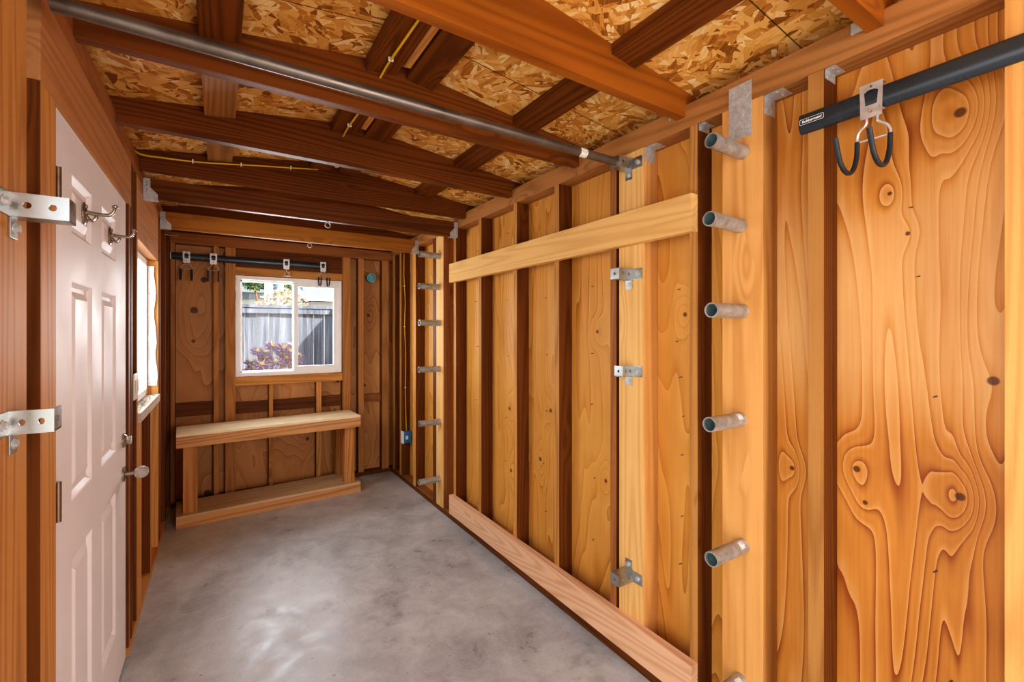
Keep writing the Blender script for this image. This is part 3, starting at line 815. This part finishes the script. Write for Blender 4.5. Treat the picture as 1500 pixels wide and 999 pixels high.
def window_left():
    y0,y1,z0,z1=2.9+.003,3.765-.003,1.047,1.913
    r=empty('window_2',(XL0,y0,z0)); r['kind']='structure'; W=y1-y0; Hh=z1-z0
    b=bmesh.new(); f=.04
    for s in ((0,W,0,f),(0,W,Hh-f,Hh),(0,f,f,Hh-f),(W-f,W,f,Hh-f),(W*.5-.02,W*.5+.02,f,Hh-f)): box(b,-.02,.036,s[0],s[1],s[2],s[3],.002)
    obj('window_frame',b,M['vinyl'],r)
    b=bmesh.new(); box(b,-.002,.002,f-.004,W-f+.004,f-.004,Hh-f+.004); obj('pane',b,M['glass'],r)
window_left()
# white house wrap hanging on the far side of the left window
b=bmesh.new(); n=14; mmm=5
vs=[]
for i in range(n+1):
    z=1.10+(1.875-1.10)*i/n; row=[]
    for j in range(mmm+1):
        x=-.392+(.036+.006*math.sin(i*1.3)+(.008 if i<6 else 0))*j/mmm
        y=3.762-.004-.008*abs(math.sin(j*1.4+i*.5))-.006*math.sin(i*.8)**2
        row.append(b.verts.new((x,y,z)))
    vs.append(row)
for i in range(n):
    for j in range(mmm): b.faces.new((vs[i][j],vs[i][j+1],vs[i+1][j+1],vs[i+1][j]))
w=NT('white_wrap_sheet'); p=w.obj(); nn=w.noise(p,14,2,.5,1.5)
ln=w.math('LESS_THAN',w.math('ABSOLUTE',w.math('SUBTRACT',nn,.5)),.006)
w.l(w.mix(w.math('MULTIPLY',ln,.6),H('eeeeee'),H('54565a')),w.b.inputs['Base Color']); w.b.inputs['Roughness'].default_value=.6
tag(obj('wrap_sheet',b,w.m,world=True,smooth=True),'wrinkled white wrap sheet hanging at the left wall window','sheet')
b=bmesh.new()
for k in range(26):
    x=random.uniform(-.40,-.345); y=random.uniform(2.95,3.70); s=random.uniform(.003,.008)
    box(b,x,x+s,y,y+s*2,1.0442,1.0442+s*.6)
tag(obj('debris',b,plain('grey_debris',H('8d8a84'),.8,nscale=80,namp=.4),world=True),'small dirt crumbs scattered on the left window ledge','debris',kind='stuff')

# ------------------------------------------------------------------ bench
bn=empty('workbench',(-.27,4.133,0),math.radians(3.48)); tag(bn,'low wooden workbench with a plank base under the back window','workbench')
BL,BD=1.35,.37
b=bmesh.new(); box(b,0,BL,0,BD,.673,.691,.001); t=obj('bench_top',b,lumber('bench_top_ply',H('f4e2bc'),H('dfc090'),'x',.25,.6,k=40,vary=.01),bn); t['label']='pale smooth plywood top'
b=bmesh.new()
box(b,.0,BL,0,.038,.590,.6725,.001); box(b,0,BL,BD-.038,BD,.590,.6725,.001)
box(b,0,.038,.0385,BD-.0385,.590,.6725,.001); box(b,BL-.038,BL,.0385,BD-.0385,.590,.6725,.001)
obj('apron',b,M['bench'],bn)
for x in (.042,1.218):
    for y in (.0395 if False else .012,BD-.10):
        b=bmesh.new(); box(b,x,x+.089,y+.027,y+.027+.06 if False else y+.089,.0895,.5895,.0015)
        obj('leg',b,M['bench_z'],bn)
b=bmesh.new(); box(b,0,BL,0,.038,0,.070,.001); box(b,0,BL,BD-.038,BD,0,.070,.001); box(b,0,.038,.0385,BD-.0385,0,.07,.001); box(b,BL-.038,BL,.0385,BD-.0385,0,.07,.001)
obj('base_frame',b,M['bench'],bn)
b=bmesh.new(); box(b,0,BL,0,BD,.0705,.0885,.001)
t=obj('base_shelf',b,lumber('bench_shelf_ply',H('d9bd92'),H('a98860'),'x',.25,.65,k=40,stain=.9,vary=.01),bn)

# ------------------------------------------------------------------ cables and boxes
def cable(name,pts,label,parts=None,r=.0042):
    b=bmesh.new(); tube(b,smooth_path(pts,8),r,8)
    o=tag(obj(name,b,M['cable'],world=True,smooth=True),label,'cable','yellow electric cables')
    if parts:
        for (x,y,z,ax) in parts:
            b=bmesh.new()
            if ax=='x': box(b,x-.003,x+.003,y-.012,y+.008,z-.009,z+.009,.001)
            elif ax=='y': box(b,x-.009,x+.009,y-.003,y+.003,z-.006,z+.008,.001)
            else: box(b,x-.008,x+.008,y-.006,y+.006,z-.003,z+.003,.001)
            obj('staple',b,M['vinyl'],o,world=True)
    return o
y=YJ[4]-.0075
cable('electric_cable',[(-.41,2.80,2.352),(-.37,2.86,2.352),(-.335,y,2.345),(-.25,y,2.345),(-.12,y,2.352),(.0,y,2.365),(.2,y,2.392),(.35,y,2.41),(.46,y,2.425),(.50,y,2.43)],
      'yellow cable stapled along the dark rafter under the roof',[(-.12,y,2.352,'x'),(.1,y,2.378,'x'),(.35,y,2.41,'x')])
for (i,j,lab) in ((1,2,'yellow cable under the ridge, in front of the steel pole'),(2,3,'short yellow cable under the ridge, behind the steel pole')):
    ya=YJ[i]+.04; yb=YJ[j]-.001; z=RZ-.06
    cable('electric_cable',[(.520,ya,z+.0),(.522,ya+.1,z-.006),(.516,(ya+yb)/2,z-.008),(.512,yb-.1,z-.006),(.511,yb,z-.012)],lab,[(.513,yb-.12,z-.004,'y')])
# outlet box on right wall
ob=empty('outlet_box',(XR+.002,4.336,.366)); tag(ob,'blue plastic outlet box near the far right corner','outlet box')
b=bmesh.new(); box(b,0,.078,-.06,-.001,0,.108,.004); obj('box_body',b,M['blue'],ob)
b=bmesh.new(); box(b,-.008,-.0005,-.066,.002,-.004,.114,.002); obj('cover_plate',b,M['vinyl'],ob)
b=bmesh.new(); box(b,.02,.045,-.0612,-.0602,.035,.07); s=obj('box_sticker',b,M['vinyl'],ob,rot=(0,0,0)); s['label']='white paper sticker'
yy=4.330
cable('electric_cable',[(XR+.05,yy,.475),(XR+.044,yy,.62),(XR+.038,yy,.9),(XR+.042,yy,1.2),(XR+.030,yy,1.5),(XR+.036,yy,1.75),(XR+.024,yy,2.0),(XR+.026,yy,2.22)],
      'yellow cable running down the corner stud to the blue outlet box',[(XR+.038,yy,.9,'z'),(XR+.030,yy,1.5,'z'),(XR+.028,yy,1.9,'z')])
# round junction box
jb=empty('junction_box',(1.302,YB+.02,2.0)); tag(jb,'round blue junction box high on the back wall by the window','junction box')
b=bmesh.new(); cyl(b,(0,.066,0),(0,-1,0),.044,.06,24); obj('box_body',b,M['blue'],jb,smooth=True)
b=bmesh.new(); cyl(b,(0,.005,0),(0,-1,0),.047,.006,24); sphere(b,(.008,-.004,.006),.02,(1,.4,1)); obj('box_cover',b,M['teal'],jb,smooth=True)
b=bmesh.new(); tube(b,smooth_path([(1.225,YB-.005,2.045),(1.25,YB+.03,2.04),(1.275,YB+.05,2.02)],5),.003,6)
tag(obj('short_wire',b,M['cable'],world=True,smooth=True),'short wire between the window stud and round junction box','wire')
# stray wire at the left corner
b=bmesh.new(); tube(b,smooth_path([(-.345,4.24,2.175),(-.32,4.24,2.172),(-.26,4.24,2.176)],5),.0018,6)
tag(obj('stray_nail',b,M['galv'],world=True,smooth=True),'thin bent nail sticking out at the far left corner','nail')

# ------------------------------------------------------------------ nails through the sheathing
def nail(x,y,z,d,label,group):
    b=bmesh.new(); tube(b,[(x,y,z),(x+d[0]*.014,y+d[1]*.014,z+d[2]*.014-.002)],[.0022,.0012],6)
    tag(obj('nail_tip',b,M['nail'],world=True),label,'nail',group)
bayc=[(1.19,[1.61,1.42,1.25,1.12,.95,.72,.5],'between the bracket post and near studs'),
      (1.70,[1.68,1.36,1.07,.72,.42],'in the bay behind the brown stud'),
      (2.11,[1.66,1.34,1.0,.68,.42],'in the second plywood bay past the bracket post'),
      (2.52,[2.08,1.66,1.3,.9,.6],'in the third plywood bay past the bracket post'),
      (2.93,[2.06,1.66,1.35,.95,.6],'in the narrow plywood bay beside the dark stud')]
for (y,zs,lab) in bayc:
    for z in zs: nail(XR0,y+random.uniform(-.02,.02),z+random.uniform(-.02,.02),(-1,random.uniform(-.5,.5),0),'small nail tip poking through the plywood '+lab,'nail tips '+lab)
for (y,z,lab) in ((.455-.02,1.60,'nail tip in the large right panel, upper left part'),(.40,1.28,'nail tip at the middle of the large right panel'),(.40,1.02-.2,'nail tip low in the large right panel'),(.37,.55,'nail tip at the bottom of the large right panel'),(.45,1.79,'grey nail tip right of the rubber hook')):
    nail(XR0,y,z,(-1,.3,0),lab,None)
for k,(x,z) in enumerate(((-.20,1.3),(1.3,1.3),(1.3,.25),(.6,.3))):
    nail(x,YB0,z,(.3,-1,0),['nail tip under the large knot of the back wall','nail tip in the plywood below the junction box','nail tip low in the right back bay','nail tip behind the bench between cripple studs'][k],None)

# ------------------------------------------------------------------ outside
b=bmesh.new(); 
b.faces.new([b.verts.new(p) for p in ((-30,-20,-.13),(30,-20,-.13),(30,50,-.13),(-30,50,-.13))])
w=NT('dry_soil_ground'); p=w.obj(False); w.l(w.ramp(w.noise(p,2,6,.6),[(.3,H('8a7d68')),(.6,H('b0a68e'))]),w.b.inputs['Base Color']); w.b.inputs['Roughness'].default_value=.95
tag(obj('ground',b,w.m),kind='structure')
# fence
def weathered(name):
    w=NT(name); p=w.obj(False)
    st=w.noise(w.vmath('MULTIPLY',p,(26,26,1.2)),1,5,.65)
    fi=w.noise(w.vmath('MULTIPLY',p,(120,120,2)),1,3,.6)
    v=w.math('ADD',w.math('MULTIPLY',st,.7),w.math('MULTIPLY',fi,.3))
    c=w.ramp(v,[(.3,H('3c4149')),(.46,H('666c75')),(.6,H('8b9199')),(.75,H('c6c8cb'))])
    w.l(c,w.b.inputs['Base Color']); w.b.inputs['Roughness'].default_value=.9; return w.m
WF=weathered('weathered_fence_wood')
fn=empty('garden_fence',(0,7.0,-.13)); tag(fn,'weathered grey board fence outside the sliding window','fence')
for k in range(-9,17):
    b=bmesh.new(); x=k*.142; o=.006*((k*7)%3)
    box(b,x,x+.136,0+o,.02+o,.02,1.90,.002)
    obj('fence_board',b,WF,fn)
b=bmesh.new(); box(b,-1.4,2.5,-.045,-.003,1.83,1.90,.002); obj('top_rail',b,WF,fn)
b=bmesh.new(); box(b,-1.4,2.5,-.06,.07,1.905,1.945,.002); obj('cap_board',b,WF,fn)
# unseen building added right of the shed to cast the diagonal shadow
nb=empty('shadow_caster',(3.6,5.6,-.13)); tag(nb,'unseen building added to cast the diagonal shadow on the fence','building')
b=bmesh.new(); box(b,-1.0,1.5,-1.6,1.36,0,3.30); obj('wall',b,plain('side_stucco',H('c9c2b4'),.9,nscale=8,namp=.08),nb)
b=bmesh.new(); box(b,-1.0,1.6,-1.65,1.36,3.301,3.41); obj('roof',b,plain('side_roof',H('5a5550'),.9,nscale=8,namp=.1),nb)
# houses beyond the fence
white=plain('white_house_paint',H('d2d0cb'),.8,nscale=2,namp=.03)
slate=plain('blue_grey_shingles',H('7f8f9e'),.9,nscale=14,namp=.2)
trimm=plain('house_trim',H('f4f4f2'),.7)
hA=empty('neighbour_house',(-.9,12.6,-.13)); tag(hA,'white low house beyond the fence, seen through the left pane','house')
b=bmesh.new(); box(b,-3,1.95,0,4,0,2.36); obj('wall',b,white,hA)
b=bmesh.new(); box(b,-3.2,2.15,-.45,4.3,2.52,2.66); obj('eave',b,trimm,hA)
b=bmesh.new(); box(b,-3.1,2.1,-.1,4.2,2.361,2.519); obj('eave_shadow_strip',b,slate,hA)  # blue-grey strip stands in for the shadow under the eave
b=bmesh.new(); prism(b,[(-.45,2.661),(4.3,2.661),(1.9,3.3)],'x',-3.2,2.15); obj('roof',b,slate,hA)
hB=empty('neighbour_house',(3.6,12.6,-.13)); tag(hB,'house with blue grey roof beyond the fence, seen through the right pane','house')
b=bmesh.new(); box(b,-1.62,4,0,4,0,2.36); obj('wall',b,white,hB)
b=bmesh.new(); box(b,-1.8,4.2,-.35,-.30,2.36,2.48); obj('fascia',b,trimm,hB)
b=bmesh.new(); prism(b,[(-.30,2.40),(4.3,2.40),(2.0,3.75)],'x',-1.8,4.2); obj('roof',b,slate,hB)
b=bmesh.new(); prism(b,[(-1.9,2.40),(-1.75,2.40),(-2.7,3.4),(-2.85,3.4)],'y',-.6,-.4); obj('gable_trim',b,trimm,hB)
hC=empty('neighbour_house',(2.2,24,-.13)); tag(hC,'distant blue grey gable roof behind the orange bush','house')
b=bmesh.new(); box(b,-1.2,2.2,0,3,0,2.6); obj('wall',b,white,hC)
b=bmesh.new(); prism(b,[(-1.4,2.601),(2.9,2.601),(.9,5.0)],'y',-.3,3.2); obj('roof',b,slate,hC)
b=bmesh.new(); cyl(b,(0,0,0),(0,0,1),.09,6,12)
up=obj('utility_pole',b,plain('pole_wood',H('8f98a3'),.9,nscale=10,namp=.2),loc=(1.02,10.4,-.13),smooth=True)
tag(up,'greyish utility pole standing beyond the fence','pole')
b=bmesh.new(); box(b,-.07,.07,-.07,.07,0,3.4,.004)
tag(obj('porch_post',b,trimm,loc=(.80,10.0,-.13)),'white square post beyond the fence beside the utility pole','post')
# bushes and tree: leaf clouds over a branching stem
def leafy(name,label,cat,c,rad,n,cols,ls,trunk=True):
    r=empty(name,(c[0],c[1],-.13)); tag(r,label,cat)
    rnd=random.Random(hash(label)%999 if False else len(label)*7)
    b=bmesh.new()
    for k in range(n):
        while True:
            v=Vector((rnd.uniform(-1,1),rnd.uniform(-1,1),rnd.uniform(-1,1)))
            if .25<v.length<1: break
        v=v.normalized()*(v.length**.4)
        p=Vector((v.x*rad[0],v.y*rad[1],v.z*rad[2]+c[2]+.13))*1.0
        p+=Vector((math.sin(p.x*9+p.z*7),0,math.cos(p.x*8)))*rad[0]*.06
        u=Vector((rnd.gauss(0,1),rnd.gauss(0,1),rnd.gauss(0,1))).normalized(); t=u.orthogonal().normalized(); s=ls*rnd.uniform(.6,1.3)
        f=b.faces.new([b.verts.new(p),b.verts.new(p+u*s*.5+t*s*.3),b.verts.new(p+u*s),b.verts.new(p+u*s*.5-t*s*.3)])
        f.material_index=rnd.randrange(len(cols))
    obj('foliage',b,cols,r)
    b=bmesh.new()
    for k in range(5):
        a=k*1.26; tube(b,[(0,0,0),(math.cos(a)*rad[0]*.2,math.sin(a)*rad[1]*.2,c[2]*.6),(math.cos(a)*rad[0]*.5,math.sin(a)*rad[1]*.5,c[2]+.13)],[.04,.025,.008],6)
    obj('stem',b,M['plate_z'],r)
    return r
G1=plain('leaf_green',H('6d9157'),.6,nscale=4); G2=plain('leaf_deep_green',H('3f6238'),.6,nscale=4); G3=plain('leaf_light',H('b9cf9a'),.6,nscale=4)
O1=plain('leaf_orange',H('bd8a6c'),.6,nscale=4); O2=plain('leaf_peach',H('d2a78c'),.6,nscale=4); O3=plain('leaf_olive',H('9aa073'),.6,nscale=4)
leafy('flowering_bush','orange tinged bush beyond the fence behind the window mullion','bush',(.98,9.1,1.60),(.55,.4,.62),3600,[O1,O2,O3,G3,O2],.06)
leafy('garden_tree','green tree beyond the fence, top of the left pane','tree',(.9,11.3,2.8),(.8,.5,.42),3200,[G1,G2,G3],.10)
leafy('green_bush','small green bush at the right end of the fence','bush',(2.25,9.0,1.7),(.3,.3,.45),900,[G1,G2],.06)
# purple rosette plant before the fence
P1=plain('rosette_purple',H('7c5070'),.5,nscale=30,namp=.3); P2=plain('rosette_dusty',H('c9a9b8'),.5,nscale=30,namp=.3); P3=plain('rosette_heart',H('e0d487'),.5,nscale=30)
pl=empty('rosette_plant',(.50,6.0,-.13)); tag(pl,'purple rosette succulent growing before the fence outside the window','plant')
rnd=random.Random(5)
pts=[(-.13,.05,1.34),(.13,-.02,1.38),(.02,.05,1.40),(-.20,0,1.22),(-.10,-.08,1.20),(.18,0,1.26),(.05,-.10,1.22),(.24,.06,1.40),(-.02,0,1.12),(-.22,.02,1.10),(.16,-.08,1.12),(.27,0,1.16),(-.14,-.05,1.04),(.05,-.05,1.02),(.26,.02,1.04),(-.28,.02,1.0),(.12,.05,1.30),(-.05,.04,1.26),(.30,.05,1.28),(.20,-.04,1.34),(-.17,.06,1.15),(.10,.0,1.07),(.33,.03,1.08),(-.06,-.04,1.33)]
for q,(x,y,z) in enumerate(pts):
    z+=.0; b=bmesh.new()
    tilt=Euler((rnd.uniform(.2,.9),rnd.uniform(-.4,.4),0)).to_matrix()
    for ringi,(nn_,L,el) in enumerate(((17,.098,.05),(15,.085,.4),(11,.055,.9))):
        for k in range(nn_):
            a=2*PI*k/nn_+ringi*.3
            d=Vector((math.cos(a)*math.cos(el),math.sin(a)*math.cos(el),math.sin(el))); s=Vector((-math.sin(a),math.cos(a),0))
            v=[Vector((0,0,0)),d*L*.62+s*L*.11,d*L+Vector((0,0,.006)),d*L*.62-s*L*.11]
            f=b.faces.new([b.verts.new(Vector((x,y,z))+tilt@w_) for w_ in v]); f.material_index=(0 if (k+q)%3 else 1) if ringi<2 else 2
    obj('rosette',b,[P1,P2,P3],pl)
    b=bmesh.new(); tube(b,[(x*.2,y*.2,0),(x*.6,y*.6,z*.5),(x,y,z-.002)],[.02,.014,.009],6); obj('stem',b,M['plate_z'],pl)
# white wall added outside the left window for its overexposed daylight
b=bmesh.new(); box(b,-2.6,-2.45,-2,9,-.13,3.0)
tag(obj('window_backdrop',b,white,world=True),'added white wall that makes the left wall window look bright','wall')

# ------------------------------------------------------------------ lights and camera
def area(name,loc,rot,sx,sy,power,col=(1,1,1)):
    l=bpy.data.lights.new(name,'AREA'); l.shape='RECTANGLE'; l.size=sx; l.size_y=sy; l.energy=power; l.color=col
    o=bpy.data.objects.new(name,l); COL.objects.link(o); o.location=loc; o.rotation_euler=rot; return o
area('doorway_light',(-.75,.05,1.25),(0,math.radians(-90),0),2.0,1.7,22.5,(.98,.985,1))
area('front_fill',(1.0,-1.4,1.3),(math.radians(90),0,math.radians(14)),1.0,1.9,52,(.98,.985,1))  # added fill behind the camera, brightens the left and back walls
area('window_fill',(.565,YB0+.25,1.5),(math.radians(-90),0,0),.85,.85,28,(.95,.98,1))  # added lamp outside the back window, brightens the far end
area('side_window_fill',(XL0-.2,3.33,1.48),(0,math.radians(-90),0),.85,.85,24,(.92,.97,1))  # added lamp outside the left window, lifts the far end too
sun=bpy.data.lights.new('sun','SUN'); sun.energy=7.5; sun.angle=.008; sun.color=(1,.96,.9)
so=bpy.data.objects.new('sun',sun); COL.objects.link(so)
so.rotation_euler=Vector((-.5,.6,-.61)).to_track_quat('-Z','Y').to_euler()
wd=bpy.data.worlds.new('sky'); S.world=wd; wd.use_nodes=True; nt=wd.node_tree
sk=nt.nodes.new('ShaderNodeTexSky'); sk.sky_type='NISHITA'; sk.sun_disc=False; sk.sun_elevation=math.radians(38); sk.sun_rotation=math.radians(140)
nt.links.new(sk.outputs[0],nt.nodes['Background'].inputs[0]); nt.nodes['Background'].inputs[1].default_value=.5

cam=bpy.data.cameras.new('camera'); cam.sensor_width=36; cam.lens=665/1500*36; cam.shift_y=-13.5/1500; cam.clip_start=.02
co=bpy.data.objects.new('camera',cam); COL.objects.link(co); co.location=(0,0,1.45); co.rotation_euler=(math.radians(90),0,math.radians(-32.77))
S.camera=co
S.view_settings.view_transform='Standard'; S.view_settings.look='Medium High Contrast'; S.view_settings.exposure=0
try:
    S.cycles.max_bounces=10; S.cycles.diffuse_bounces=6; S.cycles.transparent_max_bounces=12; S.cycles.sample_clamp_indirect=6
    S.cycles.use_denoising=True
except Exception: pass
